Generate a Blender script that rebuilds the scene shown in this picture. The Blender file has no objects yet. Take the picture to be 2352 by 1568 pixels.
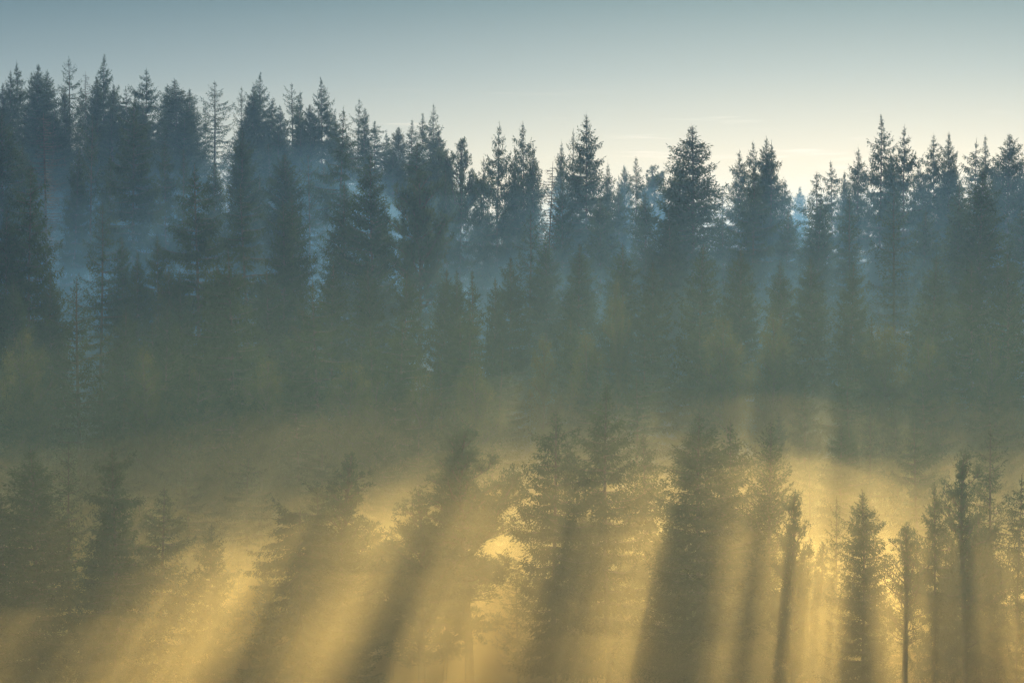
import bpy, math, random
import numpy as np

# ------------------------------------------------------------------ camera
F_PX, CX, CY = 5553.0, 1176.0, 784.0          # an 85 mm lens on a frame 2352 x 1568
sc = bpy.context.scene
cam_d = bpy.data.cameras.new('camera')
cam = bpy.data.objects.new('camera', cam_d)
sc.collection.objects.link(cam)
cam_d.lens = 85.0
cam_d.sensor_width = 36.0
cam_d.clip_start = 0.5
cam_d.clip_end = 9000
cam.location = (0, 0, 0)
cam.rotation_euler = (math.radians(90), 0, 0)
sc.camera = cam

# ------------------------------------------------------------------ light
SUN_EL = math.radians(21.0)
SUN_AZ = math.radians(9.3)                    # to the right of the view axis (+Y)
world = bpy.data.worlds.new('World')
sc.world = world
world.use_nodes = True
wn, wl = world.node_tree.nodes, world.node_tree.links
bg = wn['Background']
sky = wn.new('ShaderNodeTexSky')
sky.sky_type = 'NISHITA'
sky.sun_disc = False
sky.sun_elevation = SUN_EL
sky.sun_rotation = SUN_AZ
sky.air_density = 1.0
sky.dust_density = 0.6
sky.ozone_density = 2.0
tint = wn.new('ShaderNodeMixRGB')
tint.blend_type = 'MULTIPLY'
tint.inputs[0].default_value = 1.0
tint.inputs[2].default_value = (0.42, 0.445, 0.475, 1)
wl.new(sky.outputs[0], tint.inputs[1])
geo = wn.new('ShaderNodeTexCoord')
sep = wn.new('ShaderNodeSeparateXYZ')
wl.new(geo.outputs['Generated'], sep.inputs[0])
ramp = wn.new('ShaderNodeValToRGB')
mr = wn.new('ShaderNodeMapRange')
mr.inputs['From Min'].default_value = 0.0
mr.inputs['From Max'].default_value = 0.25
wl.new(sep.outputs['Z'], mr.inputs['Value'])
wl.new(mr.outputs[0], ramp.inputs[0])
rc = ramp.color_ramp
rc.elements[0].position, rc.elements[0].color = 0.16, (1.14, 0.96, 0.84, 1)
rc.elements[1].position, rc.elements[1].color = 1.0, (0.22, 0.27, 0.31, 1)
for p_, c_ in ((0.30, (1.04, 0.93, 0.83, 1)), (0.44, (0.62, 0.64, 0.62, 1)), (0.56, (0.33, 0.41, 0.41, 1))):
    e_ = rc.elements.new(p_)
    e_.color = c_
tint2 = wn.new('ShaderNodeMixRGB')
tint2.blend_type = 'MULTIPLY'
tint2.inputs[0].default_value = 1.0
wl.new(tint.outputs[0], tint2.inputs[1])
wl.new(ramp.outputs[0], tint2.inputs[2])
# a few faint wisps of cloud low over the trees
cmap = wn.new('ShaderNodeMapping')
cmap.inputs['Scale'].default_value = (9, 9, 150)
wl.new(geo.outputs['Generated'], cmap.inputs['Vector'])
cn = wn.new('ShaderNodeTexNoise')
cn.inputs['Scale'].default_value = 2.4
cn.inputs['Detail'].default_value = 5
wl.new(cmap.outputs[0], cn.inputs['Vector'])
cm = wn.new('ShaderNodeMapRange')
cm.inputs['From Min'].default_value = 0.60
cm.inputs['From Max'].default_value = 0.78
cm.inputs['To Max'].default_value = 0.30
wl.new(cn.outputs['Fac'], cm.inputs['Value'])
band = wn.new('ShaderNodeValToRGB')
band.color_ramp.elements[0].position, band.color_ramp.elements[0].color = 0.22, (0, 0, 0, 1)
band.color_ramp.elements[1].position, band.color_ramp.elements[1].color = 0.42, (0, 0, 0, 1)
be = band.color_ramp.elements.new(0.32)
be.color = (1, 1, 1, 1)
wl.new(mr.outputs[0], band.inputs[0])
cf = wn.new('ShaderNodeMath')
cf.operation = 'MULTIPLY'
wl.new(cm.outputs[0], cf.inputs[0])
wl.new(band.outputs[0], cf.inputs[1])
cadd = wn.new('ShaderNodeMixRGB')
cadd.blend_type = 'MIX'
wl.new(cf.outputs[0], cadd.inputs[0])
wl.new(tint2.outputs[0], cadd.inputs[1])
cadd.inputs[2].default_value = (17, 13.5, 11, 1)
wl.new(cadd.outputs[0], bg.inputs[0])
bg.inputs[1].default_value = 0.05

sun_d = bpy.data.lights.new('sun', 'SUN')
sun_d.energy = 5.0
sun_d.angle = math.radians(0.5)
sun_d.color = (1.0, 0.80, 0.50)
sun = bpy.data.objects.new('sun', sun_d)
sc.collection.objects.link(sun)
sun.rotation_euler = (math.radians(90) - SUN_EL, 0, math.pi - SUN_AZ)   # shines from ahead, above, right
sun.location = (60, 400, 150)

vs = sc.view_settings
vs.view_transform = 'Standard'
vs.look = 'None'
vs.gamma = 1.0
vs.use_curve_mapping = False
vs.exposure = 1.08
sc.display_settings.display_device = 'sRGB'

cy = sc.cycles
cy.use_denoising = True
cy.max_bounces = 8
cy.diffuse_bounces = 2
cy.glossy_bounces = 1
cy.transmission_bounces = 2
cy.volume_bounces = 5
cy.transparent_max_bounces = 48
cy.sample_clamp_indirect = 4.0
cy.use_adaptive_sampling = False

# ------------------------------------------------------------------ materials
def noise_ramp(nt, scale, stops, detail=3, obj_coord=True):
    tc = nt.nodes.new('ShaderNodeTexCoord')
    n = nt.nodes.new('ShaderNodeTexNoise')
    n.inputs['Scale'].default_value = scale
    n.inputs['Detail'].default_value = detail
    nt.links.new(tc.outputs['Object'], n.inputs['Vector'])
    r = nt.nodes.new('ShaderNodeValToRGB')
    r.color_ramp.elements[0].position, r.color_ramp.elements[0].color = stops[0][0], (*stops[0][1], 1)
    r.color_ramp.elements[1].position, r.color_ramp.elements[1].color = stops[-1][0], (*stops[-1][1], 1)
    for p, c in stops[1:-1]:
        e = r.color_ramp.elements.new(p)
        e.color = (*c, 1)
    nt.links.new(n.outputs['Fac'], r.inputs[0])
    return r

def foliage(name, dark, light, trans=0.25):
    m = bpy.data.materials.new(name)
    m.use_nodes = True
    nt = m.node_tree
    nt.nodes.clear()
    out = nt.nodes.new('ShaderNodeOutputMaterial')
    r = noise_ramp(nt, 0.9, [(0.35, dark), (0.65, light)], 4)
    d = nt.nodes.new('ShaderNodeBsdfDiffuse')
    t = nt.nodes.new('ShaderNodeBsdfTranslucent')
    mx = nt.nodes.new('ShaderNodeMixShader')
    mx.inputs[0].default_value = trans
    nt.links.new(r.outputs[0], d.inputs[0])
    nt.links.new(r.outputs[0], t.inputs[0])
    nt.links.new(d.outputs[0], mx.inputs[1])
    nt.links.new(t.outputs[0], mx.inputs[2])
    nt.links.new(mx.outputs[0], out.inputs['Surface'])
    return m

def surface(name, stops, scale, rough=0.9):
    m = bpy.data.materials.new(name)
    m.use_nodes = True
    nt = m.node_tree
    b = nt.nodes['Principled BSDF']
    b.inputs['Roughness'].default_value = rough
    b.inputs['Specular IOR Level'].default_value = 0.2
    r = noise_ramp(nt, scale, stops, 5)
    nt.links.new(r.outputs[0], b.inputs['Base Color'])
    return m

def air(name, color, density, aniso):
    m = bpy.data.materials.new(name)
    m.use_nodes = True
    nt = m.node_tree
    nt.nodes.clear()
    out = nt.nodes.new('ShaderNodeOutputMaterial')
    v = nt.nodes.new('ShaderNodeVolumePrincipled')
    v.inputs['Color'].default_value = (*color, 1)
    v.inputs['Density'].default_value = density
    v.inputs['Anisotropy'].default_value = aniso
    nt.links.new(v.outputs[0], out.inputs['Volume'])
    return m

M_SPRUCE = foliage('spruce_needles', (0.030, 0.050, 0.024), (0.060, 0.085, 0.035))
M_PINE = foliage('pine_needles', (0.040, 0.062, 0.034), (0.075, 0.100, 0.050))
M_BIRCH = foliage('birch_leaves', (0.05, 0.065, 0.026), (0.10, 0.10, 0.036), 0.5)
M_BARK = surface('bark', [(0.3, (0.050, 0.038, 0.030)), (0.7, (0.12, 0.09, 0.07))], 3.0)
M_BIRCHBARK = surface('birch_bark', [(0.35, (0.06, 0.05, 0.045)), (0.5, (0.42, 0.40, 0.37))], 2.5)
M_GROUND = surface('forest_floor', [(0.3, (0.045, 0.045, 0.020)), (0.5, (0.09, 0.085, 0.035)), (0.7, (0.14, 0.11, 0.05))], 0.15)

# ------------------------------------------------------------------ terrain
PY = np.array([-1600, -500, -120, 0, 40, 105, 150, 178, 200, 240, 280, 320, 350, 400, 450, 520, 700, 1100, 2200], float)
PZ = np.array([60, 30, 6, -1.8, -10, -31, -28.5, -26.3, -28.5, -22, -12.5, -4.5, 1.5, 6, 8, 3, -15, -25, -30], float)
def smooth(a, b, x):
    t = np.clip((x - a) / (b - a), 0, 1)
    return t * t * (3 - 2 * t)
def terrain(x, y):
    z = np.interp(y, PY, PZ)
    for d in (-12, 12):                                            # soften the corners of the profile
        z = z + np.interp(y + d, PY, PZ)
    z = z / 3
    z = z + 15 * smooth(8, -22, x) * smooth(372, 432, y) * smooth(760, 480, y)   # left ridge
    z = z - 9 * np.exp(-((x + 8) / 13) ** 2) * np.exp(-((y - 375) / 45) ** 2)    # gully
    z = z + 0.9 * np.sin(x * 0.11 + 1.3) * np.sin(y * 0.05) + 0.45 * np.sin(x * 0.31 + y * 0.17)
    return z

def grid_mesh(name, xs, ys, zf, mat):
    X, Y = np.meshgrid(xs, ys)
    Z = zf(X, Y)
    v = np.stack([X.ravel(), Y.ravel(), Z.ravel()], 1)
    nx, ny = len(xs), len(ys)
    i = (np.arange(ny - 1)[:, None] * nx + np.arange(nx - 1)[None, :]).ravel()
    f = np.stack([i, i + 1, i + 1 + nx, i + nx], 1)
    return mesh(name, v, f, [mat], smooth_shade=True)

def mesh(name, v, f, mats, mat_idx=None, smooth_shade=False):
    me = bpy.data.meshes.new(name)
    v = np.asarray(v, np.float32)
    f = np.asarray(f, np.int32)
    me.vertices.add(len(v))
    me.vertices.foreach_set('co', v.ravel())
    me.loops.add(f.size)
    me.loops.foreach_set('vertex_index', f.ravel())
    me.polygons.add(len(f))
    me.polygons.foreach_set('loop_start', np.arange(0, f.size, f.shape[1], dtype=np.int32))
    for m in mats:
        me.materials.append(m)
    if mat_idx is not None:
        me.polygons.foreach_set('material_index', np.asarray(mat_idx, np.int32))
    if smooth_shade:
        me.polygons.foreach_set('use_smooth', np.ones(len(f), bool))
    me.update(calc_edges=True)
    me.validate()
    return me

def link(name, me, parent=None):
    o = bpy.data.objects.new(name, me)
    sc.collection.objects.link(o)
    if parent:
        o.parent = parent
    return o

xs = np.unique(np.concatenate([np.linspace(-1500, -150, 28), np.linspace(-150, 150, 101), np.linspace(150, 1500, 28)]))
ys = np.unique(np.concatenate([np.linspace(-1500, 0, 31), np.linspace(0, 560, 161), np.linspace(560, 2100, 40)]))
g = link('ground', grid_mesh('ground', xs, ys, terrain, M_GROUND))
g['kind'] = 'structure'
g['label'] = 'rough forest floor of the valley and the wooded hillside'

# ------------------------------------------------------------------ air
def box(name, lo, hi, mat, label):
    v = [(x, y, z) for z in (lo[2], hi[2]) for y in (lo[1], hi[1]) for x in (lo[0], hi[0])]
    f = [(0, 2, 3, 1), (4, 5, 7, 6), (0, 1, 5, 4), (2, 6, 7, 3), (0, 4, 6, 2), (1, 3, 7, 5)]
    o = link(name, mesh(name, v, f, [mat]))
    o['kind'] = 'stuff'
    o['label'] = label
    return o

def fog_bank(name, mat, x0, x1, y0, y1, ztop, amp, seed, label, ny=60, drape=False):
    """closed bank of mist: rolling top, level bottom below the ground"""
    rr = np.random.default_rng(seed)
    xs = np.concatenate([np.linspace(x0, -80, 16), np.linspace(-75, 75, 44), np.linspace(80, x1, 16)]) if x0 < -100 else np.linspace(x0, x1, 30)
    nx = len(xs)
    ys = np.linspace(y0, y1, ny)
    X, Y = np.meshgrid(xs, ys)
    Z = np.full(X.shape, float(ztop))
    for k in range(7):
        wx, wy = rr.uniform(0.015, 0.07, 2)
        Z += amp / 2.6 * np.sin(X * wx + rr.uniform(0, 6.3)) * np.sin(Y * wy + rr.uniform(0, 6.3))
    for k in range(5):                                             # finer wisps
        a = rr.uniform(0, 6.3)
        w = rr.uniform(0.15, 0.32)
        Z += amp * 0.17 * np.sin((X * np.cos(a) + Y * np.sin(a)) * w + rr.uniform(0, 6.3))
    if drape:
        Z += terrain(X, Y) - 9 * smooth(375, 425, Y)
    else:
        Z -= 5.0 * smooth(4, -40, X) + 1.5 * smooth(26, 42, X)         # the mist lies lower at the sides of the hollow
    e = np.minimum(np.minimum((X - x0) / (x1 - x0), (x1 - X) / (x1 - x0)) * 8, np.minimum((Y - y0) / (y1 - y0), (y1 - Y) / (y1 - y0)) * 6)
    zb = -45.0 + 0.1 * seed
    Z = zb + (Z - zb) * np.clip(e, 0.0, 1) ** 0.35
    Z = np.maximum(Z, zb + 0.05)
    n = nx * ny
    top = np.stack([X.ravel(), Y.ravel(), Z.ravel()], 1)
    bot = np.stack([X.ravel(), Y.ravel(), np.full(n, zb)], 1)
    i = (np.arange(ny - 1)[:, None] * nx + np.arange(nx - 1)[None, :]).ravel()
    ft = np.stack([i, i + 1, i + 1 + nx, i + nx], 1)
    fb = ft[:, ::-1] + n
    side = []
    ring = list(range(nx)) + [k * nx + nx - 1 for k in range(1, ny)] + [(ny - 1) * nx + k for k in range(nx - 2, -1, -1)] + [k * nx for k in range(ny - 2, 0, -1)]
    for a, b in zip(ring, ring[1:] + ring[:1]):
        side.append((a, a + n, b + n, b))
    f = np.concatenate([ft, fb, np.array(side)])
    o = link(name, mesh(name, np.concatenate([top, bot]), f, [mat], smooth_shade=False))
    o['kind'] = 'stuff'
    o['label'] = label
    return o

box('haze', (-1520, -1520, -47), (1520, 2120, 78), air('haze_air', (0.24, 0.50, 1.0), 0.00018, 0.40),
    'thin bluish haze filling the air over the whole forest')  # bluish air; the skylight blue of shaded haze is also in this tint
# valley floor fog banks, the gold of sunlight put into their colour: level of the top, density, near edge; lower banks are denser, so the mist thickens downwards
FOG = [(-7.4, 0.0003, 152), (-9.0, 0.0005, 151), (-10.5, 0.0008, 149), (-11.9, 0.0011, 148), (-12.6, 0.0016, 146), (-13.9, 0.0021, 144), (-15.1, 0.0026, 142),
       (-16.3, 0.0031, 140), (-17.5, 0.0036, 138), (-18.7, 0.0042, 136), (-20, 0.0050, 134)]
for k, (zt, dn, y0) in enumerate(FOG):
    fog_bank('fog', air('sun_tinted_fog_air', (1.0, 0.79, 0.32), dn, 0.74), -330 - 4 * k, 330 + 4 * k, y0, 268 - 2 * k, zt, 3.8, 3 + k,
             'fog tinted sunlit gold around the front row of trees' if k < 4 else 'dense fog tinted sunlit gold on the valley floor')
fog_bank('mist', air('sky_tinted_mist_air', (0.20, 0.44, 0.80), 0.0036, 0.45), -30, 16, 312, 408, 22, 1.5, 41,
         'mist tinted skylight blue pooled in the gully of the slope', drape=True)  # gully mist, its skylit blue painted into the volume colour
# thin olive veil in the hollow, skylight and sunlight tones put into its colours, between the viewer's slope and the front row
for k, (zt, dn, hue) in enumerate([(13, 0.00005, (0.40, 0.70, 0.95)), (8.5, 0.00004, (0.50, 0.80, 0.80)), (6, 0.00005, (0.60, 0.88, 0.70)), (4, 0.00006, (0.68, 0.93, 0.60)), (2.6, 0.00006, (0.72, 0.95, 0.52)), (-3.5, 0.00010, (1.0, 0.85, 0.45)), (-9, 0.00014, (1.0, 0.80, 0.36))]):
    fog_bank('mist', air('light_tinted_mist_air', hue, dn, 0.45), -300 - 4 * k, 300 + 4 * k, 25 + 4 * k, 252 - 6 * k, zt, 1.2, 23 + k,
             'thin mist tinted with sky and sun tones hanging over the hollow')
# mist between the rows of the lower slope, sunlit warmth set in its colour
for k, (hh, dn) in enumerate([(15.5, 0.0004), (13.5, 0.0008), (10.5, 0.0011), (8.5, 0.0016), (6, 0.0022)]):
    fog_bank('mist', air('sun_tinted_mist_air', (0.78, 0.86, 0.52), dn, 0.6), -280 - 4 * k, 280 + 4 * k, 194 + 2 * k, 268 - 3 * k, hh, 4.2, 51 + k,
             'mist with a sunlit warm tint lying between the trees of the lower slope', drape=True)
# mist along the wooded slope, blue of skylit shade put into its colour: its top follows the ground, so every tree foot fades and every tip stays clear
for k, (hh, dn) in enumerate([(25, 0.0006), (20, 0.0016), (16, 0.0036), (12, 0.0055)]):
    fog_bank('mist', air('sky_tinted_mist_air', (0.17, 0.42, 0.84), dn, 0.45), -260 - 4 * k, 260 + 4 * k, 238 + 3 * k, 520, hh, 3.0, 33 + k,
             'mist tinted skylight blue clinging to the wooded slope', drape=True)

# ------------------------------------------------------------------ trees
def norm(a):
    return a / np.maximum(np.linalg.norm(a, axis=-1, keepdims=True), 1e-9)

def diamonds(P, D, L, W, rng):
    """one narrow four-cornered blade per point: base, side, tip, side"""
    D = norm(D)
    R = rng.normal(size=D.shape)
    S = norm(np.cross(D, R))
    L = np.asarray(L)[:, None]
    W = np.asarray(W)[:, None]
    mid = P + D * L * 0.42
    v = np.stack([P, mid + S * W * 0.5, P + D * L, mid - S * W * 0.5], 1).reshape(-1, 3)
    f = np.arange(len(P) * 4).reshape(-1, 4)
    return v, f

def tube(pts, rad, k=5):
    pts = np.asarray(pts, float)
    n = len(pts)
    t = norm(np.gradient(pts, axis=0))
    ref = np.array([0.0, 0.0, 1.0]) if abs(t[0][2]) < 0.8 else np.array([1.0, 0.0, 0.0])
    a = norm(np.cross(t, ref))
    b = np.cross(t, a)
    ang = np.arange(k) * 2 * math.pi / k
    ring = a[:, None, :] * np.cos(ang)[None, :, None] + b[:, None, :] * np.sin(ang)[None, :, None]
    v = (pts[:, None, :] + ring * np.asarray(rad)[:, None, None]).reshape(-1, 3)
    f = []
    for i in range(n - 1):
        for j in range(k):
            f.append((i * k + j, i * k + (j + 1) % k, (i + 1) * k + (j + 1) % k, (i + 1) * k + j))
    return v, np.array(f)

class Builder:
    def __init__(s):
        s.v, s.f, s.m, s.n = [], [], [], 0
    def add(s, v, f, mi):
        if len(f) == 0:
            return
        s.v.append(v)
        s.f.append(f + s.n)
        s.m.append(np.full(len(f), mi))
        s.n += len(v)
    def mesh(s, name, mats):
        return mesh(name, np.concatenate(s.v), np.concatenate(s.f), mats, np.concatenate(s.m))

def conifer(seed, H=25.0, R=3.2, base=0.10, power=0.85, spacing=0.42, nper=6, e_top=50, e_low=-12, droop=0.35, tipup=0.35,
            curtain=1.0, lat=1.0, gap=0.12, jag=0.22, blade=(0.30, 0.10), arms=(), top=1.0, belly=0.0, fill=1.0, tuft=0.0, sway=0.25,
            mat=None, bark=None, node=0.19):
    """spruce-like tree: (trunk mesh, crown mesh).  arms: (height share, azimuth deg, length, end rise)"""
    rng = np.random.default_rng(seed)
    mat, bark = mat or M_SPRUCE, bark or M_BARK
    # trunk
    tz = np.linspace(-1.2, H * top, 14)
    ph = rng.uniform(0, 6.3, 2)
    def axis(z):
        z = np.asarray(z, float)
        return np.stack([sway * np.sin(z / H * 3.1 + ph[0]) * z / H, sway * np.sin(z / H * 2.3 + ph[1]) * z / H, z], -1)
    r0 = 0.0065 * H + 0.03
    rad = r0 * np.clip(1 - tz / H, 0.0, 1) ** 0.8 + 0.018
    rad[0] *= 1.25
    tv, tf = tube(axis(tz), rad, 8)
    trunk = mesh('trunk', tv, tf, [bark], smooth_shade=True)
    cr = Builder()
    BS = []
    TW = []                                        # twigs: start, direction, length
    def branch(z0, az, L, e0, dr, up, dens=1.0):
        m = max(4, int(L / 0.35) + 2)
        sz = min(1.0, 0.42 + L / 2.2)
        s = np.linspace(0, 1, m)
        ca, sa = math.cos(az), math.sin(az)
        te = math.tan(e0)
        bend = rng.normal() * 0.12
        def pos(s):
            r = L * s * (1 - 0.12 * abs(te) * s)
            z = z0 + L * (te * s * (1 - 0.25 * s) - dr * s ** 1.7 + up * s ** 3.5)
            a = axis(np.full_like(s, z0))
            lat_ = bend * L * s ** 2
            return np.stack([a[:, 0] + ca * r - sa * lat_, a[:, 1] + sa * r + ca * lat_, z], 1)
        p = pos(s)
        v, f = tube(p, (0.012 + 0.011 * L) * (1 - s) ** 0.8 + 0.008, 3)
        cr.add(v, f, 1)
        k = max(3, int(L / node))
        sn = (np.arange(k) + rng.uniform(0, 1, k)) / k
        sn = 0.06 + 0.94 * sn
        pn = pos(sn)
        dn = norm(pos(np.minimum(sn + 0.03, 1.05)) - pos(sn - 0.03))
        side = norm(np.cross(dn, np.array([0, 0, 1.0])))
        for sg in (-1, 1):
            keep = rng.uniform(size=k) < lat * dens
            l = (0.25 * L * (1 - sn) ** 0.6 * (0.30 + sn) * 1.25 + 0.20 * min(1.0, 0.25 + L)) * rng.uniform(0.6, 1.25, k)
            d = dn * rng.uniform(0.5, 1.1, (k, 1)) + side * sg + np.array([0, 0, 1.0]) * rng.uniform(-0.34, 0.02, (k, 1)) * (0.3 + curtain)
            TW.append((pn[keep], norm(d)[keep], l[keep], 0.25 * curtain + np.zeros(keep.sum())))
            BS.append(np.full(keep.sum(), sz))
        nc = curtain * dens
        for rep in range(int(math.ceil(nc))):
            keep = (rng.uniform(size=k) < (nc - rep)) & (sn > 0.15)
            l = (0.12 + 0.16 * L ** 0.8 * np.sin(np.clip(sn, 0, 1) * 2.6)) * rng.uniform(0.5, 1.5, k)
            d = np.array([0, 0, -1.0]) + dn * 0.25 + rng.normal(size=(k, 3)) * 0.22
            TW.append((pn[keep], norm(d)[keep], l[keep], 0 * l[keep]))
            BS.append(np.full(keep.sum(), sz))
        TW.append((pn[-2:], dn[-2:], np.array([0.35, 0.35]) * sz, np.zeros(2)))
        BS.append(np.full(2, sz))
    zc = base * H
    z = zc
    Hc = H * (1 - base)
    lop = rng.uniform(0, 6.3)
    while z < H * 0.985:
        t = (H - z) / Hc
        if z < H * top:
            prof = (1 + power) * t / (t + power) * (1 - 0.22 * smooth(0.8, 1.05, t)) * (0.45 + 0.55 * smooth(0.0, 0.16, t)) * (1 + belly * math.sin(min(1, t) * math.pi))
            n = max(3, int(round(nper * (0.6 + 0.5 * min(1, t * 2)) * fill)))
            off = rng.uniform(0, 6.3)
            wob = 1 + jag * rng.normal() * 0.6
            for i in range(n):
                az = off + i * 2 * math.pi / n + rng.normal() * 0.25
                L = R * prof * wob * (1 + jag * rng.normal()) * (1 + 0.10 * math.cos(az - lop)) + 0.10
                if rng.uniform() < gap:
                    L *= rng.uniform(0.15, 0.6)
                L = min(max(L, 0.12), R * 1.4)
                e = math.radians(e_top + (e_low - e_top) * min(1, t ** 0.6) + rng.normal() * 7)
                branch(z + rng.normal() * 0.12, az, L, e, droop * (0.3 + 0.9 * t), tipup * (0.3 + t))
        z += spacing * (0.50 + 0.85 * min(1, t * 1.3)) * rng.uniform(0.7, 1.4)
    for (hz, azd, L, rise) in arms:
        for q in range(3):
            branch(hz * H + 0.15 * q, math.radians(azd) + rng.normal() * 0.07, L * (1 - 0.12 * q), math.radians(8), 0.15, rise, 1.6)
    # leader shoot
    TW.append((axis(np.linspace(H * top - 1.0, H * top - 0.1, 7)), np.tile([0.0, 0, 1], (7, 1)) + rng.normal(size=(7, 3)) * 0.25, np.full(7, 0.30), np.zeros(7)))
    BS.append(np.full(7, 0.5))
    BS = np.concatenate(BS)
    P = np.concatenate([a[0] for a in TW])
    D = np.concatenate([a[1] for a in TW])
    Lw = np.concatenate([a[2] for a in TW])
    Sg = np.concatenate([a[3] for a in TW])
    bl, bw = blade
    # blades along each twig
    cnt = np.maximum(1, (Lw / (bl * 0.42)).astype(int))
    idx = np.repeat(np.arange(len(P)), cnt)
    o = np.arange(len(idx)) - np.repeat(np.cumsum(cnt) - cnt, cnt)
    u = (o + rng.uniform(0.1, 0.9, len(idx))) / cnt[idx]
    p = P[idx] + D[idx] * (Lw[idx] * u)[:, None]
    p[:, 2] -= Sg[idx] * Lw[idx] * u ** 2
    dd = D[idx] + rng.normal(size=(len(idx), 3)) * 0.34
    dd[:, 2] += -Sg[idx] * u + tuft
    L_ = bl * BS[idx] * rng.uniform(0.55, 1.25, len(idx))
    W_ = bw * BS[idx] ** 0.5 * rng.uniform(0.6, 1.3, len(idx))
    v, f = diamonds(p, dd, L_, W_, rng)
    cr.add(v, f, 0)
    return trunk, cr.mesh('crown', [mat, bark])

def tufted(seed, H=22.0, R=3.4, base=0.42, nb=46, rise=0.55, shape='round', tuft_n=26, tuft_l=0.34, arms=(), mat=None, bark=None, dens=1.0, leaf=False, hang=0.0, sway=0.6, tuft_w=0.055):
    """pine or broadleaf: ascending limbs, side limbs, and a tuft of needles or leaves at each end"""
    rng = np.random.default_rng(seed)
    mat, bark = mat or M_PINE, bark or M_BARK
    ph = rng.uniform(0, 6.3, 2)
    def axis(z):
        z = np.asarray(z, float)
        return np.stack([sway * np.sin(z / H * 3.4 + ph[0]) * z / H, sway * np.sin(z / H * 2.6 + ph[1]) * z / H, z], -1)
    tz = np.linspace(-1.2, H * 0.97, 16)
    rad = (0.0095 * H + 0.03) * np.clip(1 - tz / H, 0, 1) ** 0.7 + 0.02
    tv, tf = tube(axis(tz), rad, 8)
    trunk = mesh('trunk', tv, tf, [bark], smooth_shade=True)
    cr = Builder()
    ends, dirs, esz = [], [], []
    def limb(p0, d, L, r, depth):
        n = 6
        p = [np.array(p0, float)]
        d = np.array(d, float)
        for i in range(n - 1):
            d = d + rng.normal(size=3) * 0.13
            d[2] += (0.10 * rise - hang * 0.16)
            d /= np.linalg.norm(d)
            p.append(p[-1] + d * L / (n - 1))
        p = np.array(p)
        v, f = tube(p, r * (1 - np.linspace(0, 1, n)) ** 0.8 + 0.008, 3)
        cr.add(v, f, 1)
        if depth == 0:
            for q in (np.linspace(0.35, 1, max(2, int(L / 0.32))) if L > 0.7 else (1.0,)):
                i = q * (n - 1)
                a = int(min(i, n - 2))
                ends.append(p[a] + (p[a + 1] - p[a]) * (i - a))
                dirs.append(d)
                esz.append(min(1.0, 0.35 + L * 0.9))
            return
        k = max(1, int(L / 0.36 * dens))
        for q in rng.uniform(0.22, 1.0, k):
            i = q * (n - 1)
            a = int(min(i, n - 2))
            q0 = p[a] + (p[a + 1] - p[a]) * (i - a)
            dd = norm(d + rng.normal(size=3) * 0.75 + np.array([0, 0, 0.25 * rise]))
            limb(q0, dd, max(0.35, L * 0.36 * (1.1 - 0.5 * q)) * rng.uniform(0.7, 1.2), r * 0.35, depth - 1)
        ends.append(p[-1])
        dirs.append(d)
        esz.append(1.0)
    for i in range(nb):
        t = (i + rng.uniform(0, 1)) / nb
        z = H * (base + (0.975 - base) * (1 - (1 - t) ** 0.85))
        tt = (z / H - base) / (1 - base)
        if shape == 'round':
            pr = (math.sin(min(1, tt * 0.86 + 0.14) * math.pi)) ** 0.7 * (0.95 + 0.2 * rng.normal())
        elif shape == 'cone':
            pr = (1 - tt) ** 0.7 * (0.55 + 0.45 * smooth(0, 0.25, tt)) * (1 + 0.25 * rng.normal())
        else:
            pr = (math.sin(min(1, tt * 0.85 + 0.16) * math.pi)) ** 0.8 * (1 + 0.25 * rng.normal())
        L = max(0.35, 1.15 * R * min(1.3, max(0.0, pr)))
        az = i * 2.4 + rng.normal() * 0.4
        el = math.radians(8 + 50 * tt * rise + 14 * rng.normal())
        limb(axis(z), (math.cos(az) * math.cos(el), math.sin(az) * math.cos(el), math.sin(el)), L, 0.02 + 0.018 * L, 1 if L > 0.9 else 0)
    for (hz, azd, L, up) in arms:
        az = math.radians(azd)
        limb(axis(hz * H), norm(np.array([math.cos(az), math.sin(az) * 0.2, up])), L, 0.09, 1)
        limb(axis(hz * H) + np.array([0, 0, 0.3]), norm(np.array([math.cos(az), 0.15, up * 1.1])), L * 0.9, 0.06, 1)
    E, Dr = np.array(ends), np.array(dirs)
    Z_ = np.repeat(np.array(esz), tuft_n)
    E = np.repeat(E, tuft_n, 0)
    Dr = np.repeat(Dr, tuft_n, 0)
    n = len(E)
    if leaf:
        p = E + rng.normal(size=(n, 3)) * np.array([0.28, 0.28, 0.30 + 0.15 * hang])
        d = rng.normal(size=(n, 3)) + np.array([0, 0, -0.4])
        v, f = diamonds(p, d, tuft_l * rng.uniform(0.6, 1.3, n), 0.6 * tuft_l * rng.uniform(0.7, 1.2, n), rng)
    else:
        p = E + rng.normal(size=(n, 3)) * 0.12 * Z_[:, None]
        d = Dr * 0.6 + rng.normal(size=(n, 3)) * 0.7 + np.array([0, 0, 0.40 * rise])
        v, f = diamonds(p, d, tuft_l * Z_ * rng.uniform(0.6, 1.2, n), tuft_w * rng.uniform(0.7, 1.3, n), rng)
    cr.add(v, f, 0)
    return trunk, cr.mesh('crown', [mat, bark])

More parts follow.
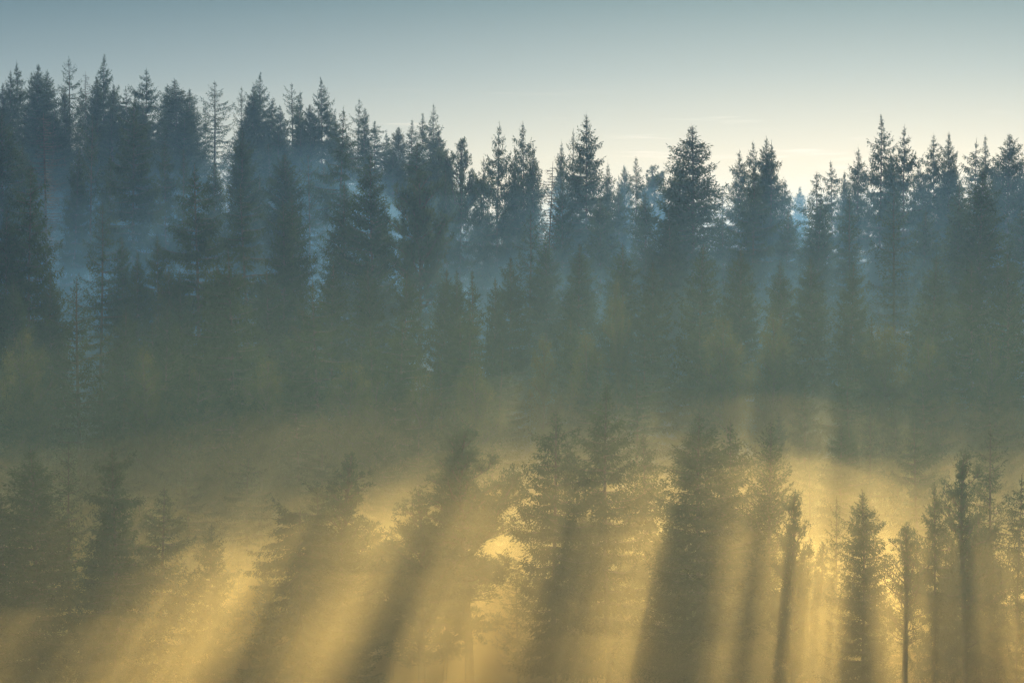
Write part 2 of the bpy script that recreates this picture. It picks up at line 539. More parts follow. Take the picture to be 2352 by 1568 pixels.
def bare(seed, H=22.0, R=1.8, base=0.25, up=0.35):
    rng = np.random.default_rng(seed)
    tz = np.linspace(-1.2, H, 14)
    tv, tf = tube(np.stack([0.15 * np.sin(tz * 0.2), 0 * tz, tz], 1), 0.15 * np.clip(1 - tz / H, 0, 1) ** 0.8 + 0.02, 8)
    trunk = mesh('trunk', tv, tf, [M_BARK], smooth_shade=True)
    cr = Builder()
    P, D, L = [], [], []
    for z in np.arange(base * H, H * 0.98, 0.26):
        t = (H - z) / (H * (1 - base))
        for i in range(4):
            az = rng.uniform(0, 6.3)
            l = (R * t ** 0.55 + 0.25) * rng.uniform(0.35, 1.3)
            s = np.linspace(0, 1, 6)
            r = l * s
            p = np.stack([math.cos(az) * r + 0.15 * math.sin(z * 0.2), math.sin(az) * r, z + l * (0.12 * s - 0.35 * s ** 1.5 + up * s ** 3)], 1)
            v, f = tube(p, 0.03 * (1 - s) + 0.012, 3)
            cr.add(v, f, 1)
            for q in range(int(l * 7)):
                u = rng.uniform(0.2, 1)
                P.append([np.interp(u, s, p[:, j]) for j in range(3)])
                D.append([math.cos(az) * 0.6 + rng.normal() * 0.6, math.sin(az) * 0.6 + rng.normal() * 0.6, -0.5 + rng.normal() * 0.5])
                L.append(rng.uniform(0.15, 0.5))
    v, f = diamonds(np.array(P), np.array(D), np.array(L), np.full(len(L), 0.03), rng)
    cr.add(v, f, 1)
    return trunk, cr.mesh('crown', [M_SPRUCE, M_BARK])

# kind -> list of builders (lazily built); nominal height, radius
SPECS = {
    'dense':  (25, 3.6, lambda s: conifer(s, 25, 3.6, 0.05, 0.55, 0.46, 8, 50, -4, 0.30, 0.38, 1.3, 1.15, 0.08, 0.18)),
    'droop':  (25, 3.6, lambda s: conifer(s, 25, 3.6, 0.10, 0.55, 0.58, 7, 40, -8, 0.40, 0.45, 2.5, 1.25, 0.16, 0.28)),
    'arched': (25, 3.6, lambda s: conifer(s, 25, 3.6, 0.10, 0.55, 0.78, 7, 34, -10, 0.42, 0.80, 2.8, 1.4, 0.14, 0.24)),
    'slim':   (25, 2.6, lambda s: conifer(s, 25, 2.6, 0.10, 0.50, 0.50, 6, 45, -8, 0.25, 0.25, 1.4, 1.0, 0.12, 0.28)),
    'sparse': (25, 3.2, lambda s: conifer(s, 25, 3.2, 0.14, 0.55, 0.70, 5, 46, 0, 0.40, 0.65, 1.2, 0.8, 0.22, 0.32, node=0.22)),
    'ragged': (25, 3.2, lambda s: conifer(s, 25, 3.2, 0.16, 0.45, 0.56, 6, 28, -16, 0.34, 0.40, 1.9, 1.0, 0.30, 0.45, sway=0.45)),
    'column': (25, 2.8, lambda s: conifer(s, 25, 2.8, 0.05, 0.22, 0.44, 8, 58, 12, 0.18, 0.30, 1.0, 1.15, 0.08, 0.18)),
    'pine':   (22, 3.4, lambda s: tufted(s, 22, 3.4, 0.36, 74, 0.7, 'round', 20, 0.36, dens=1.25, tuft_w=0.07)),
    'pinecone': (22, 3.6, lambda s: tufted(s, 22, 3.6, 0.15, 110, 0.9, 'cone', 20, 0.34, dens=1.25, tuft_w=0.07)),
    'youngpine': (15, 1.5, lambda s: tufted(s, 15, 1.5, 0.42, 70, 1.6, 'egg', 24, 0.22, sway=0.12, tuft_w=0.05)),
    'birch':  (18, 3.0, lambda s: tufted(s, 18, 3.0, 0.12, 70, 0.9, 'egg', 30, 0.15, mat=M_BIRCH, bark=M_BARK, leaf=True, hang=0.8, dens=1.4)),
    'bare':   (22, 2.4, lambda s: bare(s, 22, 2.4)),
    'young':  (10, 1.9, lambda s: conifer(s, 10, 1.9, 0.04, 0.5, 0.30, 6, 50, 5, 0.2, 0.3, 0.7, 1.0, 0.1, 0.2, blade=(0.22, 0.07), node=0.17)),
    # single characters of the front row
    'broken': (25, 3.8, lambda s: conifer(s, 25, 3.8, 0.10, 0.16, 0.62, 6, 10, -18, 0.42, 0.30, 2.5, 1.0, 0.20, 0.25, top=0.92,
                                          arms=((0.90, 180, 2.3, 1.1), (0.89, 178, 1.7, 0.9), (0.87, 178, 1.8, 0.2), (0.82, 180, 2.3, 0.0), (0.76, 178, 3.0, -0.1), (0.66, 183, 3.4, -0.1)))),
    'armed':  (25, 3.4, lambda s: conifer(s, 25, 3.4, 0.08, 1.5, 0.42, 8, 55, -14, 0.35, 0.35, 2.0, 1.2, 0.10, 0.20,
                                          arms=((0.93, 0, 1.9, 0.85), (0.915, 180, 1.5, 0.55), (0.80, 180, 2.4, 0.35), (0.79, 5, 2.4, 0.2)))),
    'armpine': (25, 3.6, lambda s: tufted(s, 25, 3.6, 0.38, 96, 0.9, 'cone', 20, 0.34, dens=1.25, tuft_w=0.07, arms=((0.60, 0, 6.0, 0.85), (0.55, 0, 4.0, 0.35), (0.44, 0, 2.4, 0.1), (0.36, 5, 1.9, 0.0), (0.30, 180, 1.4, 0.0)))),
    'saprise': (25, 3.0, lambda s: conifer(s, 25, 3.0, 0.12, 0.45, 0.50, 6, 52, 26, 0.10, 0.45, 0.4, 0.8, 0.16, 0.22)),
}
NVAR = {'dense': 4, 'droop': 4, 'pinecone': 3, 'slim': 2, 'sparse': 2, 'ragged': 3, 'column': 2, 'pine': 2, 'birch': 2, 'arched': 2}
PROTO = {}
def proto(kind, var):
    key = (kind, var % NVAR.get(kind, 1))
    if key not in PROTO:
        PROTO[key] = SPECS[kind][2](hash_seed(kind) + key[1] * 17)
    return PROTO[key]
def hash_seed(s):
    return sum((i + 3) * ord(c) for i, c in enumerate(s))

NAME = {'pine': 'pine_tree', 'pinecone': 'pine_tree', 'armpine': 'pine_tree', 'youngpine': 'pine_tree', 'birch': 'birch_tree', 'bare': 'bare_tree'}
CAT = {'pine_tree': 'pine tree', 'birch_tree': 'birch tree', 'bare_tree': 'bare tree', 'spruce_tree': 'spruce tree'}
prnd = random.Random(11)
PLACED = []
WIDEN = {'spruces along the far left ridge': 1.45, 'conifers along the right-hand skyline': 1.5, 'hazy conifers on the upper slope': 1.5,
         'dim conifers on the middle slope': 1.45, 'yellowing birches on the slope': 1.2, 'foggy conifers behind the front row': 1.4, 'faint spruces in the haze between the rows': 1.3, 'conifers of the front row': 1.35}
def plant(px, py, D, wpx, kind, label, group, rot=None, var=None):
    """tip seen at (px, py) from the camera at distance D; the foot stands on the terrain there"""
    x = (px - CX) / F_PX * D
    zt = (CY - py) / F_PX * D
    zg = float(terrain(x, D))
    H = zt - zg
    H0, R0, _ = SPECS[kind]
    R = wpx * WIDEN[group] / F_PX * D / 2
    var = len(PLACED) if var is None else var
    tr, cr = proto(kind, var)
    nm = NAME.get(kind, 'spruce_tree')
    root = bpy.data.objects.new(nm, None)
    sc.collection.objects.link(root)
    root.empty_display_size = 1
    root.location = (x, D, zg)
    fixed = kind in ('broken', 'armed', 'armpine')
    root.rotation_euler = (prnd.gauss(0, 0.008), prnd.gauss(0, 0.012), 0 if fixed else (prnd.uniform(0, 6.28) if rot is None else rot))
    root.scale = (R / R0, R / R0, H / H0)
    root['label'] = label
    root['category'] = CAT[nm]
    root['group'] = group
    link('trunk', tr, root)
    link('crown', cr, root)
    PLACED.append((px, py, D, H, R, kind))
    return root
# far ridge on the left: A
RIDGE = [
(4, 190, 425, 44, 'dense', 'blue-grey spruce cut by the left edge of the photo on the far ridge'),
(23, 162, 430, 46, 'droop', 'ragged spruce at the far left end of the ridge skyline'),
(46, 141, 435, 50, 'droop', 'taller pointed spruce, second from the left on the ridge skyline'),
(70, 166, 432, 34, 'slim', 'short thin spruce squeezed between the left-end pair and the dark triple-topped clump'),
(92, 148, 420, 74, 'dense', 'broad dark spruce, left half of the dense clump near the ridge left end'),
(110, 162, 428, 66, 'dense', 'lower rounded spruce on the right shoulder of the dark left-end clump'),
(160, 132, 430, 66, 'sparse', 'thin-topped see-through spruce standing alone right of the dark left-end clump'),
(150, 196, 424, 46, 'dense', 'short dense spruce at the foot of the thin-topped see-through ridge spruce'),
(195, 164, 428, 34, 'bare', 'dead leafless conifer with fine twigs on the left ridge skyline'),
(186, 200, 436, 36, 'slim', 'low slim spruce just left of the dead conifer on the ridge'),
(225, 175, 424, 56, 'dense', 'dark narrow spruce hugging the left side of the tallest ridge spruce'),
(239, 126, 432, 68, 'arched', 'tallest spruce on the far ridge with stacked upswept boughs'),
(268, 193, 428, 48, 'dense', 'short spruce just right of the tallest ridge spruce'),
(297, 200, 426, 50, 'ragged', 'blunt round-topped spruce between the tallest ridge spruce and its next tall neighbour'),
(333, 157, 430, 74, 'arched', 'tall tiered spruce with a full pointed top, second tallest group on the ridge'),
(318, 214, 436, 44, 'droop', 'short spruce at the left foot of the tall tiered ridge spruce'),
(387, 193, 434, 60, 'droop', 'loose spruce leaning on the left flank of the widest ridge spruce'),
(407, 180, 422, 96, 'dense', 'widest spruce of the ridge with a broad dark tent-shaped crown'),
(433, 204, 428, 66, 'dense', 'spruce forming the right shoulder of the widest ridge spruce'),
(493, 187, 432, 72, 'sparse', 'airy see-through spruce standing alone right of the widest ridge spruce'),
(470, 238, 440, 40, 'sparse', 'low wispy spruce left of the airy lone ridge spruce'),
(553, 200, 434, 40, 'sparse', 'thin airy spruce left of the twin-topped ridge group'),
(579, 197, 426, 56, 'dense', 'dark full spruce left of the pointed tallest tree of the middle ridge group'),
(601, 166, 432, 64, 'arched', 'pointed tallest spruce of the middle ridge group'),
(622, 222, 430, 56, 'droop', 'low spruce under the right side of the middle ridge group'),
(670, 191, 434, 60, 'sparse', 'open-topped spruce midway between the middle ridge group and the sharp lone spruce'),
(686, 209, 428, 40, 'droop', 'narrow ragged spruce on the right flank of the open-topped ridge spruce'),
(648, 240, 426, 50, 'dense', 'low dark spruce left of the open-topped ridge spruce'),
(713, 240, 424, 44, 'column', 'low column-shaped spruce left of the sharp lone ridge spruce'),
(738, 178, 430, 58, 'arched', 'sharp lone ridge spruce with regular tiers like a saw blade'),
(765, 262, 436, 50, 'dense', 'low spruce in the dip right of the sharp lone ridge spruce'),
(821, 227, 430, 44, 'sparse', 'thin spruce with open top where the ridge begins to descend'),
(836, 247, 424, 40, 'droop', 'narrow spruce touching the thin open-topped one on the descending ridge'),
(858, 278, 428, 52, 'ragged', 'round-headed spruce right of the narrow pair on the descending ridge'),
(890, 303, 432, 44, 'droop', 'short faint spruce at the low point of the descending ridge'),
(917, 292, 426, 40, 'column', 'column-like pale blue spruce before the last ridge group'),
(941, 276, 430, 40, 'slim', 'slender spruce leading into the last ridge group'),
(969, 260, 434, 38, 'slim', 'narrow spruce left of the last tall pointed one on the ridge'),
(984, 272, 428, 46, 'ragged', 'spruce filling the gap inside the last ridge group'),
(997, 238, 426, 40, 'sparse', 'last tall pointed spruce where the far ridge drops off'),
(1003, 300, 424, 66, 'dense', 'broad low spruce under the last tall pointed ridge spruce'),
(905, 350, 420, 60, 'dense', 'pale blue spruce below the low point of the descending ridge'),
(800, 310, 420, 60, 'dense', 'pale blue spruce under the thin open-topped descending ridge tree'),
(690, 290, 418, 70, 'dense', 'blue spruce below the narrow ragged ridge spruce'),
(560, 275, 418, 76, 'dense', 'blue spruce mass below the twin-topped ridge group'),
(420, 270, 416, 80, 'dense', 'blue spruce in front of the widest ridge spruce'),
(260, 262, 418, 76, 'dense', 'blue spruce in front of the tallest ridge spruce'),
(120, 250, 418, 80, 'dense', 'blue spruce in front of the dark left-end clump'),
(330, 250, 420, 60, 'dense', 'blue spruce at the foot of the tall tiered ridge spruce'),
(640, 300, 414, 70, 'droop', 'faint blue spruce below the low dark ridge spruce'),
(960, 345, 416, 60, 'dense', 'pale blue spruce under the slender last-group spruces'),
]
for r in RIDGE:
    plant(*r, 'spruces along the far left ridge')
# skyline on the right, nearer: B
SKY = [
(1027, 385, 350, 56, 'dense', 'dark short spruce at the left end of the right-hand skyline'),
(1065, 332, 372, 84, 'pine', 'flat-tiered pine at the left end of the right-hand skyline'),
(1053, 378, 345, 40, 'ragged', 'narrow dark spruce in front of the flat-tiered pine'),
(1134, 281, 352, 84, 'arched', 'tall spruce with open hanging tiers right of the flat-tiered pine'),
(1108, 360, 356, 60, 'droop', 'low spruce under the left side of the open hanging-tiered skyline spruce'),
(1204, 278, 350, 74, 'droop', 'full ragged spruce, twin in height of the open hanging-tiered one'),
(1228, 335, 346, 66, 'dense', 'spruce shouldering the right side of the full ragged skyline spruce'),
(1178, 340, 354, 54, 'dense', 'low spruce between the two equally high skyline spruces'),
(1281, 326, 392, 48, 'dense', 'pale bluish rounded spruce set back left of the forked-top pair'),
(1315, 298, 352, 52, 'sparse', 'thin wispy spruce clinging to the left of the tallest centre skyline spruce'),
(1346, 262, 344, 92, 'droop', 'tallest spruce in the centre of the skyline with drooping side boughs'),
(1332, 350, 350, 60, 'ragged', 'lower ragged spruce behind the trunk of the tallest centre skyline spruce'),
(1397, 375, 348, 52, 'dense', 'stubby dark spruce right of the tallest centre skyline spruce'),
(1435, 380, 385, 34, 'column', 'faint small column spruce set back in the centre skyline dip'),
(1460, 361, 350, 50, 'slim', 'pointed slim spruce in the centre skyline dip'),
(1505, 389, 388, 60, 'pine', 'pale flat-layered pine left of the big dark skyline spruce'),
(1422, 420, 346, 60, 'dense', 'low spruce between the stubby and the pointed slim skyline spruces'),
(1591, 290, 330, 150, 'dense', 'big dark broad spruce dominating the right-centre skyline'),
(1560, 362, 345, 70, 'dense', 'spruce merging into the left flank of the big dark skyline spruce'),
(1655, 425, 372, 50, 'bare', 'pale leafless tree just right of the big dark skyline spruce'),
(1698, 343, 350, 60, 'droop', 'narrow spruce at the left of the many-headed skyline cluster'),
(1728, 326, 344, 50, 'ragged', 'knobbly-topped spruce inside the many-headed skyline cluster'),
(1751, 314, 350, 64, 'dense', 'highest head of the many-headed skyline cluster'),
(1771, 325, 346, 70, 'droop', 'right-hand head of the many-headed skyline cluster'),
(1797, 410, 352, 54, 'droop', 'low spruce trailing right of the many-headed skyline cluster'),
(1837, 429, 400, 48, 'dense', 'pale distant spruce in the sky notch right of the many-headed cluster'),
(1881, 395, 335, 80, 'ragged', 'knobbly dark spruce right of the pale distant one in the notch'),
(1909, 370, 348, 50, 'ragged', 'leafy-topped spruce just behind the knobbly dark one'),
(1967, 339, 350, 66, 'droop', 'pointed open spruce left of the tallest right-hand skyline spruce'),
(1940, 395, 356, 50, 'dense', 'low spruce tucked left of the pointed open one'),
(2017, 265, 350, 84, 'arched', 'tallest right-hand skyline spruce with horizontal tiers'),
(2075, 290, 346, 80, 'arched', 'second tallest right-hand skyline spruce with long right branches'),
(2046, 350, 356, 60, 'dense', 'low dark spruce between the two tallest right-hand skyline spruces'),
(2110, 372, 352, 60, 'dense', 'low spruce right of the one with long right branches'),
(2143, 310, 352, 74, 'droop', 'full dark spruce, left of the close pair near the right skyline end'),
(2174, 305, 348, 62, 'dense', 'pointed spruce, right of the close pair near the right skyline end'),
(2196, 356, 356, 54, 'droop', 'low spruce beside the pointed one of the close pair'),
(2232, 321, 352, 64, 'ragged', 'round-shouldered spruce left of the thin spike near the right skyline end'),
(2262, 312, 348, 48, 'slim', 'thin spike spruce near the right skyline end'),
(2314, 308, 346, 78, 'column', 'full bushy spruce, last tall one at the right end of the skyline'),
(2350, 380, 350, 70, 'droop', 'spruce cut by the right edge of the photo on the skyline'),
(2288, 372, 356, 54, 'dense', 'low dark spruce between the thin spike and the last bushy skyline spruce'),
]
for r in SKY:
    plant(*r, 'conifers along the right-hand skyline')
# upper slope: C
UP = [
(16, 256, 330, 110, 'dense', 'dark haze-blue spruce on the upper slope at the left edge'),
(103, 260, 345, 84, 'bare', 'leafless tall conifer with hair-fine twigs on the upper left slope'),
(207, 260, 345, 64, 'sparse', 'thin spruce with visible stem below the dark left-end ridge clump'),
(302, 231, 335, 112, 'droop', 'big dark spruce with hanging sleeves on the upper left slope'),
(166, 335, 340, 56, 'droop', 'small hazy spruce left of the thin-stemmed one on the upper left slope'),
(380, 317, 345, 66, 'droop', 'hazy grey-blue spruce right of the big sleeved one'),
(423, 342, 350, 44, 'slim', 'slim hazy spruce below the widest ridge spruce'),
(547, 299, 335, 84, 'dense', 'smooth pointed dark spruce in the blue haze below the middle ridge group'),
(499, 368, 345, 70, 'dense', 'short hazy spruce left of the smooth pointed one'),
(651, 353, 330, 80, 'column', 'flat-topped stocky spruce in the blue haze'),
(711, 353, 345, 60, 'sparse', 'faint twiggy spruce right of the flat-topped stocky one'),
(780, 249, 345, 78, 'ragged', 'dark ragged spruce reaching the skyline where the ridge descends'),
(958, 325, 345, 70, 'ragged', 'thin-necked spruce below the last ridge group'),
(856, 352, 300, 120, 'dense', 'large dark spruce in the left centre with a blunt knob top'),
(793, 418, 305, 112, 'dense', 'broad spruce at the left side of the large blunt-topped one'),
(962, 407, 300, 100, 'pine', 'pine-like open tree right of the large blunt-topped spruce'),
(1253, 371, 310, 60, 'bare', 'snag-like spruce with broken stubs and bare stem left of centre skyline'),
(1214, 487, 300, 90, 'sparse', 'feathery spruce leaning over the hazy gully from the right'),
(1290, 415, 325, 70, 'dense', 'spruce in the shade right of the snag-like one'),
(1380, 450, 320, 80, 'dense', 'shaded spruce below the tallest centre skyline tree'),
(1480, 440, 325, 80, 'dense', 'shaded spruce below the pointed slim skyline spruce'),
(1726, 375, 320, 84, 'droop', 'dark drooping spruce in front of the many-headed cluster'),
(1800, 480, 325, 80, 'dense', 'shaded spruce below the sky notch on the right'),
(1880, 452, 312, 96, 'dense', 'broad dark spruce beneath the knobbly one on the right'),
(1954, 447, 310, 64, 'slim', 'narrow dark spruce below the pointed open skyline one'),
(2052, 422, 300, 92, 'sparse', 'see-through spruce with bare upcurved twigs on the upper right slope'),
(2192, 415, 300, 92, 'dense', 'dark spruce left of the largest shaded one near the right edge'),
(2251, 389, 290, 140, 'dense', 'largest shaded spruce near the right edge with a long sloping right side'),
(2120, 480, 315, 80, 'dense', 'murky spruce behind the see-through one on the upper right slope'),
(2345, 470, 305, 100, 'dense', 'murky spruce at the right edge below the last skyline tree'),
(1660, 500, 325, 84, 'dense', 'shaded spruce under the pale leafless skyline tree'),
(1540, 480, 318, 90, 'dense', 'shaded spruce in front of the left flank of the big dark skyline spruce'),
(60, 330, 350, 70, 'dense', 'blurred spruce between the left-edge and leafless conifers of the upper slope'),
(250, 350, 350, 70, 'droop', 'blurred spruce under the left sleeve of the big sleeved one'),
(600, 400, 345, 70, 'droop', 'blurred spruce right of the smooth pointed one'),
(70, 420, 385, 90, 'dense', 'misty spruce behind the left-edge leafless conifer, low in the blue haze'),
(175, 410, 392, 90, 'dense', 'misty spruce low in the blue haze below the thin-stemmed one'),
(340, 400, 388, 90, 'dense', 'misty spruce in the blue haze right of the big sleeved one'),
(470, 420, 392, 90, 'dense', 'misty spruce in the blue haze behind the wide-skirted one'),
(620, 330, 395, 90, 'dense', 'misty spruce in the blue haze left of the flat-topped stocky one'),
(740, 380, 390, 90, 'dense', 'misty spruce in the blue haze right of the faint twiggy one'),
(860, 410, 392, 80, 'dense', 'misty spruce in the blue haze right behind the blunt knob top'),
(870, 470, 330, 70, 'dense', 'blurred spruce behind the large blunt-topped one'),
]
for r in UP:
    plant(*r, 'hazy conifers on the upper slope')
# middle slope: D
MID = [
(65, 375, 265, 130, 'droop', 'large dark spruce with jutting sleeve boughs at the left side'),
(20, 470, 262, 100, 'dense', 'murky spruce against the left edge beside the large sleeve-boughed one'),
(230, 465, 285, 100, 'sparse', 'feathery grey-green spruce right of the large sleeve-boughed one'),
(286, 540, 290, 70, 'dense', 'small dim spruce right of the feathery grey-green one'),
(317, 576, 280, 64, 'dense', 'short dark spruce with a clean tip in the hazy left middle slope'),
(367, 539, 285, 80, 'droop', 'bushy spruce just left of the wide-skirted dark spruce'),
(459, 378, 285, 140, 'droop', 'wide-skirted dark spruce standing out in the left middle slope'),
(569, 422, 285, 110, 'ragged', 'lopsided spruce with one long left bough beside the wide-skirted one'),
(650, 454, 283, 100, 'droop', 'left spruce of the hazy twin pair below the flat-topped stocky one'),
(677, 447, 290, 90, 'droop', 'right spruce of the hazy twin pair below the flat-topped stocky one'),
(185, 636, 240, 150, 'sparse', 'tall bare-stemmed spruce with thin curved boughs in the lower left'),
(533, 571, 240, 150, 'droop', 'tall olive spruce with a straight visible stem left of centre'),
(498, 611, 246, 100, 'dense', 'companion spruce pressed to the left side of the tall olive one'),
(729, 647, 240, 120, 'ragged', 'crooked narrow-topped spruce with stepped left side in mid slope'),
(856, 751, 245, 90, 'droop', 'thin-topped olive spruce, left of a pair in the centre-left'),
(911, 730, 240, 110, 'ragged', 'knobby dark-topped spruce, right of a pair in the centre-left'),
(1021, 618, 275, 76, 'dense', 'small dark spruce at the left foot of the hazy gully'),
(1055, 618, 272, 60, 'dense', 'small pointed spruce in the foot of the hazy gully'),
(1090, 622, 275, 56, 'slim', 'small slim spruce in the foot of the hazy gully'),
(1138, 636, 272, 64, 'dense', 'small rounded spruce at the right foot of the hazy gully'),
(1081, 701, 250, 90, 'ragged', 'dim narrow spruce below the hazy gully'),
(1018, 816, 236, 70, 'ragged', 'dim ragged spruce low in the centre-left haze'),
(1170, 590, 285, 80, 'dense', 'dim spruce rising right of the hazy gully'),
(1250, 540, 290, 90, 'dense', 'dim spruce below the feathery gully-side one'),
(1330, 560, 285, 90, 'dense', 'dim spruce deep in the blue shade at centre'),
(1420, 560, 285, 100, 'dense', 'dim spruce right of the deep shade centre'),
(1500, 600, 280, 90, 'dense', 'dim spruce left below the big dark skyline spruce'),
(1600, 560, 280, 110, 'dense', 'dim spruce straight below the big dark skyline spruce'),
(1700, 570, 280, 100, 'dense', 'dim spruce below the drooping dark one of the cluster'),
(1790, 600, 275, 90, 'dense', 'dim spruce below the sky notch in the right shade'),
(1870, 590, 278, 100, 'dense', 'dim spruce beneath the broad dark one on the right'),
(1950, 600, 275, 90, 'dense', 'dim spruce beneath the narrow dark one on the right'),
(2140, 590, 270, 110, 'dense', 'dim spruce right of the see-through one with upcurved twigs'),
(2230, 600, 262, 110, 'dense', 'dim spruce low under the largest shaded one'),
(2320, 580, 265, 110, 'dense', 'dim spruce at the right edge in mid slope'),
(420, 620, 275, 90, 'dense', 'dim spruce under the wide-skirted dark one'),
(610, 620, 270, 100, 'dense', 'dim spruce between the tall olive one and the hazy twin pair'),
(760, 600, 275, 90, 'dense', 'dim spruce under the left foot of the broad left-centre spruce'),
(860, 600, 272, 100, 'dense', 'dim spruce under the large blunt-topped one'),
(930, 620, 272, 90, 'droop', 'dim spruce under the pine-like open tree'),
(120, 620, 262, 90, 'dense', 'dim spruce under the right side of the large sleeve-boughed one'),
(40, 640, 250, 100, 'dense', 'dim spruce low at the left edge in mid slope'),
(280, 700, 250, 90, 'dense', 'dim spruce right of the tall bare-stemmed one'),
(380, 700, 252, 90, 'dense', 'dim spruce left of the tall olive pair'),
]
for r in MID:
    plant(*r, 'dim conifers on the middle slope')
BIR = [
(450, 840, 236, 110, 'olive-yellow leafy birch low to the left of the tall olive spruce'),
(600, 820, 236, 110, 'olive-yellow leafy birch at the right foot of the tall olive spruce'),
(330, 800, 240, 100, 'faint yellowish birch right of the tall bare-stemmed spruce'),
(790, 830, 236, 110, 'yellowish birch right of the crooked narrow-topped spruce'),
(870, 860, 232, 110, 'yellowish birch under the centre-left spruce pair'),
(960, 850, 232, 90, 'yellowish birch right of the centre-left spruce pair'),
(1240, 770, 245, 70, 'speckled yellow birch alone in the olive haze right of centre'),
(1350, 760, 245, 80, 'speckled yellow birch below the shaded centre spruces'),
(1420, 640, 262, 50, 'small sunlit yellow birch top left of the big dark spruce foot'),
(1679, 724, 250, 90, 'speckled birch, left of two alike in the right middle haze'),
(1765, 717, 250, 80, 'speckled birch, right of two alike in the right middle haze'),
(2020, 740, 250, 100, 'yellowish birch below the see-through spruce on the right'),
(2130, 780, 245, 90, 'dull yellow birch in the shade near the right'),
(2290, 760, 245, 100, 'dull yellow birch in the shade near the right edge'),
(60, 760, 240, 120, 'dull yellowish birch near the left edge in mid slope'),
(1100, 830, 236, 90, 'olive birch below the dim narrow gully spruce'),
(690, 700, 262, 80, 'yellow-green birch left above the crooked narrow-topped spruce'),
(390, 600, 275, 70, 'small yellow-green birch at the left foot of the wide-skirted spruce'),
]
for (a, b, c, d, e) in BIR:
    plant(a, b, c, d, 'birch', e, 'yellowing birches on the slope')
# lower slope in the fog: E
LOW = [
(1048, 939, 222, 110, 'column', 'dark round-topped spruce in the fog behind the one-armed pine'),
(883, 993, 222, 80, 'droop', 'faint spruce behind the pine-like tree with stubby arms'),
(960, 1040, 226, 90, 'dense', 'faint foggy spruce left behind the dark round-topped one'),
(1785, 944, 222, 70, 'droop', 'pale spruce ghosting behind the upswept sparse one'),
(1927, 969, 214, 110, 'droop', 'left of the pale twin spruces with hanging sleeves'),
(1954, 976, 218, 90, 'droop', 'right of the pale twin spruces with hanging sleeves'),
(1996, 904, 226, 80, 'sparse', 'tall ghostly spruce behind the pale twins, half lost in shade'),
(2064, 918, 228, 60, 'ragged', 'tall dim narrow spruce left behind the wide-armed right one'),
(2109, 969, 210, 130, 'arched', 'wide-armed drooping spruce in the fog on the right'),
(1860, 1040, 220, 80, 'sparse', 'pale feathery spruce left of the pale twins'),
]
for r in LOW:
    plant(*r, 'foggy conifers behind the front row')
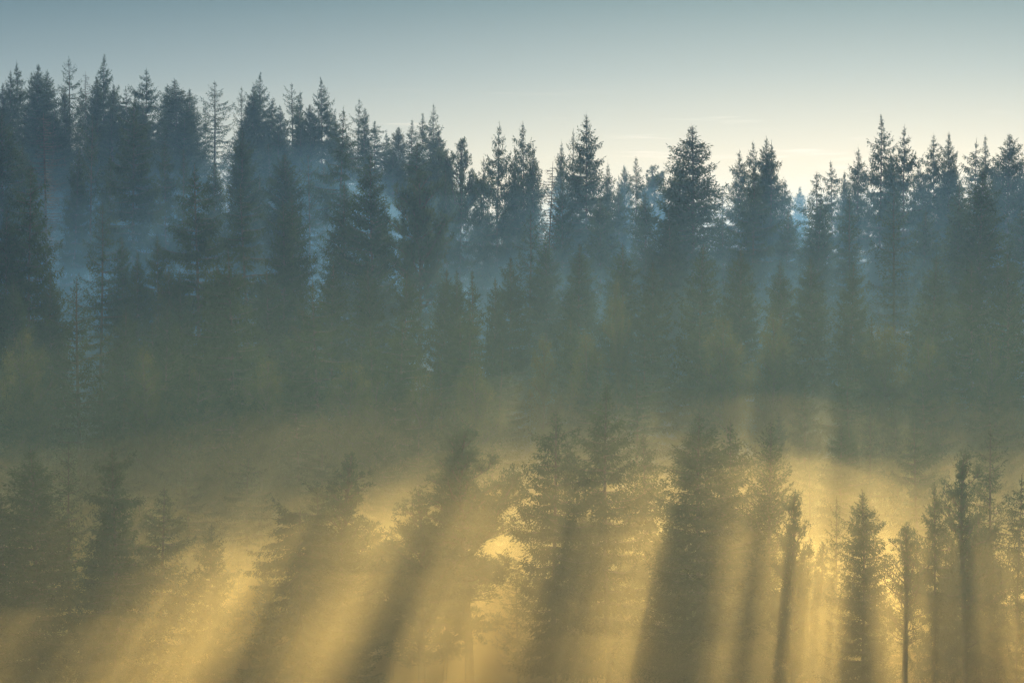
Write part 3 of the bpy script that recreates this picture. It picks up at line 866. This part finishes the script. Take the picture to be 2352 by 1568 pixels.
# front row: F
FRONT = [
(77, 1031, 180, 210, 'dense', 'dark massive spruce at the left end of the front row'),
(5, 1130, 180, 150, 'droop', 'dark spruce cut by the left edge beside the massive front-row spruce'),
(162, 1015, 182, 120, 'sparse', 'slim front-row spruce with a raised right bough beside the massive one'),
(273, 1026, 176, 150, 'armed', 'club-topped front-row spruce with one arm raised to the right'),
(232, 1200, 178, 110, 'droop', 'low broad spruce between the slim and the club-topped front-row spruces'),
(318, 1130, 200, 90, 'droop', 'faint spruce shoulder behind the club-topped front-row spruce'),
(369, 1116, 184, 170, 'arched', 'layered front-row spruce with fringed boughs fading into golden fog'),
(479, 1200, 186, 96, 'droop', 'smaller front-row spruce right of the layered fringed one'),
(547, 1285, 196, 50, 'sparse', 'barely visible thin tree in the golden gap'),
(612, 1310, 186, 56, 'young', 'small faint spruce leaning toward the curtain-boughed broken spruce'),
(270, 1500, 173, 50, 'young', 'young spruce tip rising at the bottom left'),
(212, 1462, 177, 50, 'young', 'fainter young spruce left of the bottom-left spruce tip'),
(695, 1136, 184, 170, 'broken', 'broken-topped spruce bent to the left with ragged hanging curtains'),
(734, 1108, 190, 100, 'slim', 'small pointed spruce right behind the broken bent-topped one'),
(814, 1029, 186, 220, 'pinecone', 'bushy pine with stubby left arms in the left centre front row'),
(790, 1190, 182, 130, 'dense', 'dark low spruce below the bushy stub-armed pine'),
(969, 1111, 186, 200, 'pinecone', 'rounded low pine between the stub-armed and the one-armed pines'),
(900, 1230, 190, 120, 'pine', 'half-hidden pine filling the left-centre front row'),
(1079, 975, 186, 210, 'armpine', 'one-armed pine with a bare leaning trunk and a branch raised right'),
(1020, 1180, 188, 110, 'pine', 'low pine crown left of the bare leaning trunk'),
(1271, 940, 184, 180, 'droop', 'spruce with long fringed left boughs right of the bright gap'),
(1399, 885, 184, 200, 'arched', 'tallest front-row spruce with upcurved candelabra arms'),
(1487, 993, 190, 140, 'droop', 'leaner spruce right of the candelabra-armed tallest one'),
(1335, 1150, 192, 120, 'droop', 'low spruce filling the gap between the fringed and candelabra spruces'),
(1440, 1240, 196, 110, 'droop', 'low foggy spruce right of the candelabra-armed one'),
(1609, 947, 180, 210, 'dense', 'broadest darkest spruce of the front row casting a dark shaft'),
(1545, 1130, 186, 90, 'droop', 'side spruce on the left flank of the broadest front-row one'),
(1681, 965, 188, 140, 'droop', 'spruce leaning on the right flank of the broadest front-row one'),
(1767, 969, 186, 130, 'saprise', 'sparse front-row spruce with thin branches swept upward'),
(1730, 1180, 186, 110, 'dense', 'low dark spruce under the upswept sparse one'),
(1821, 1119, 176, 120, 'pinecone', 'dark knobbly pine in front right of the upswept sparse spruce'),
(1899, 1240, 180, 90, 'pinecone', 'small round-headed pine between the knobbly pine and the thin sapling'),
(1922, 1141, 182, 64, 'sparse', 'thin spindly sapling left of the dark bell-shaped spruce'),
(1981, 1125, 172, 130, 'dense', 'dark bell-shaped spruce throwing a straight dark shaft'),
(2077, 1200, 170, 100, 'youngpine', 'small backlit pine with candle-like upright tufts'),
(2143, 1107, 172, 100, 'arched', 'tiered slim spruce with widely spaced boughs on the right'),
(2214, 1023, 174, 160, 'pinecone', 'tall pine with dark bushy shelves on the right'),
(2284, 979, 182, 130, 'sparse', 'tall sparse spruce behind the bushy-shelved pine'),
(2250, 1180, 180, 120, 'dense', 'low dark spruce between the shelved pine and the right edge'),
(2334, 1090, 176, 100, 'ragged', 'dark spruce at the right end of the front row'),
(2332, 1220, 168, 40, 'sparse', 'thin sapling before the right-end spruce of the front row'),
(730, 1240, 188, 120, 'droop', 'shaded low spruce right of the trunk of the broken bent-topped one'),
(1660, 1120, 186, 120, 'dense', 'dark low spruce filling the right foot of the broadest front-row one'),
(1860, 1250, 184, 90, 'droop', 'small hanging-boughed spruce between the knobbly and the round-headed pines'),
(2030, 1340, 184, 90, 'droop', 'low spruce at the right foot of the dark bell-shaped one'),
(1190, 1290, 190, 70, 'sparse', 'thin low spruce in the bright gap right of the leaning trunk'),
(2180, 1290, 186, 90, 'droop', 'low shadowy spruce right of the tiered slim one'),
]
for r in FRONT:
    plant(*r, 'conifers of the front row')
# trees between the rows, almost lost in the haze of the slope
ORD = ['first', 'second', 'third', 'fourth', 'fifth', 'sixth', 'seventh', 'eighth', 'ninth', 'tenth', 'eleventh', 'twelfth', 'thirteenth', 'fourteenth', 'fifteenth', 'sixteenth']
irnd = random.Random(5)
for D, ylo, yhi, n, wd, words in ((258, 690, 800, 15, 110, 'in the upper olive haze band of the slope'), (238, 820, 910, 15, 110, 'in the lower olive haze band of the slope'),
                                  (222, 960, 1060, 14, 100, 'in the golden haze just behind the front row')):
    for k in range(n):
        px = (k + 0.5 + irnd.uniform(-0.3, 0.3)) * 2352 / n
        py = irnd.uniform(ylo, yhi) + (60 if (D < 230 and px < 650) else 0)
        plant(px, py, D + irnd.uniform(-6, 6), wd * irnd.uniform(0.8, 1.2), irnd.choice(['dense', 'droop', 'ragged', 'droop']),
              'faint spruce ' + words + ', ' + ORD[k] + ' from the left', 'faint spruces in the haze between the rows')
print('trees', len(PLACED), 'protos', len(PROTO), 'faces', sum(len(p[1].polygons) for p in PROTO.values()))
hs = [p for p in PLACED if not 5 < p[3] < 36]
print('odd heights', [(p[0], p[1], round(p[3], 1)) for p in hs])
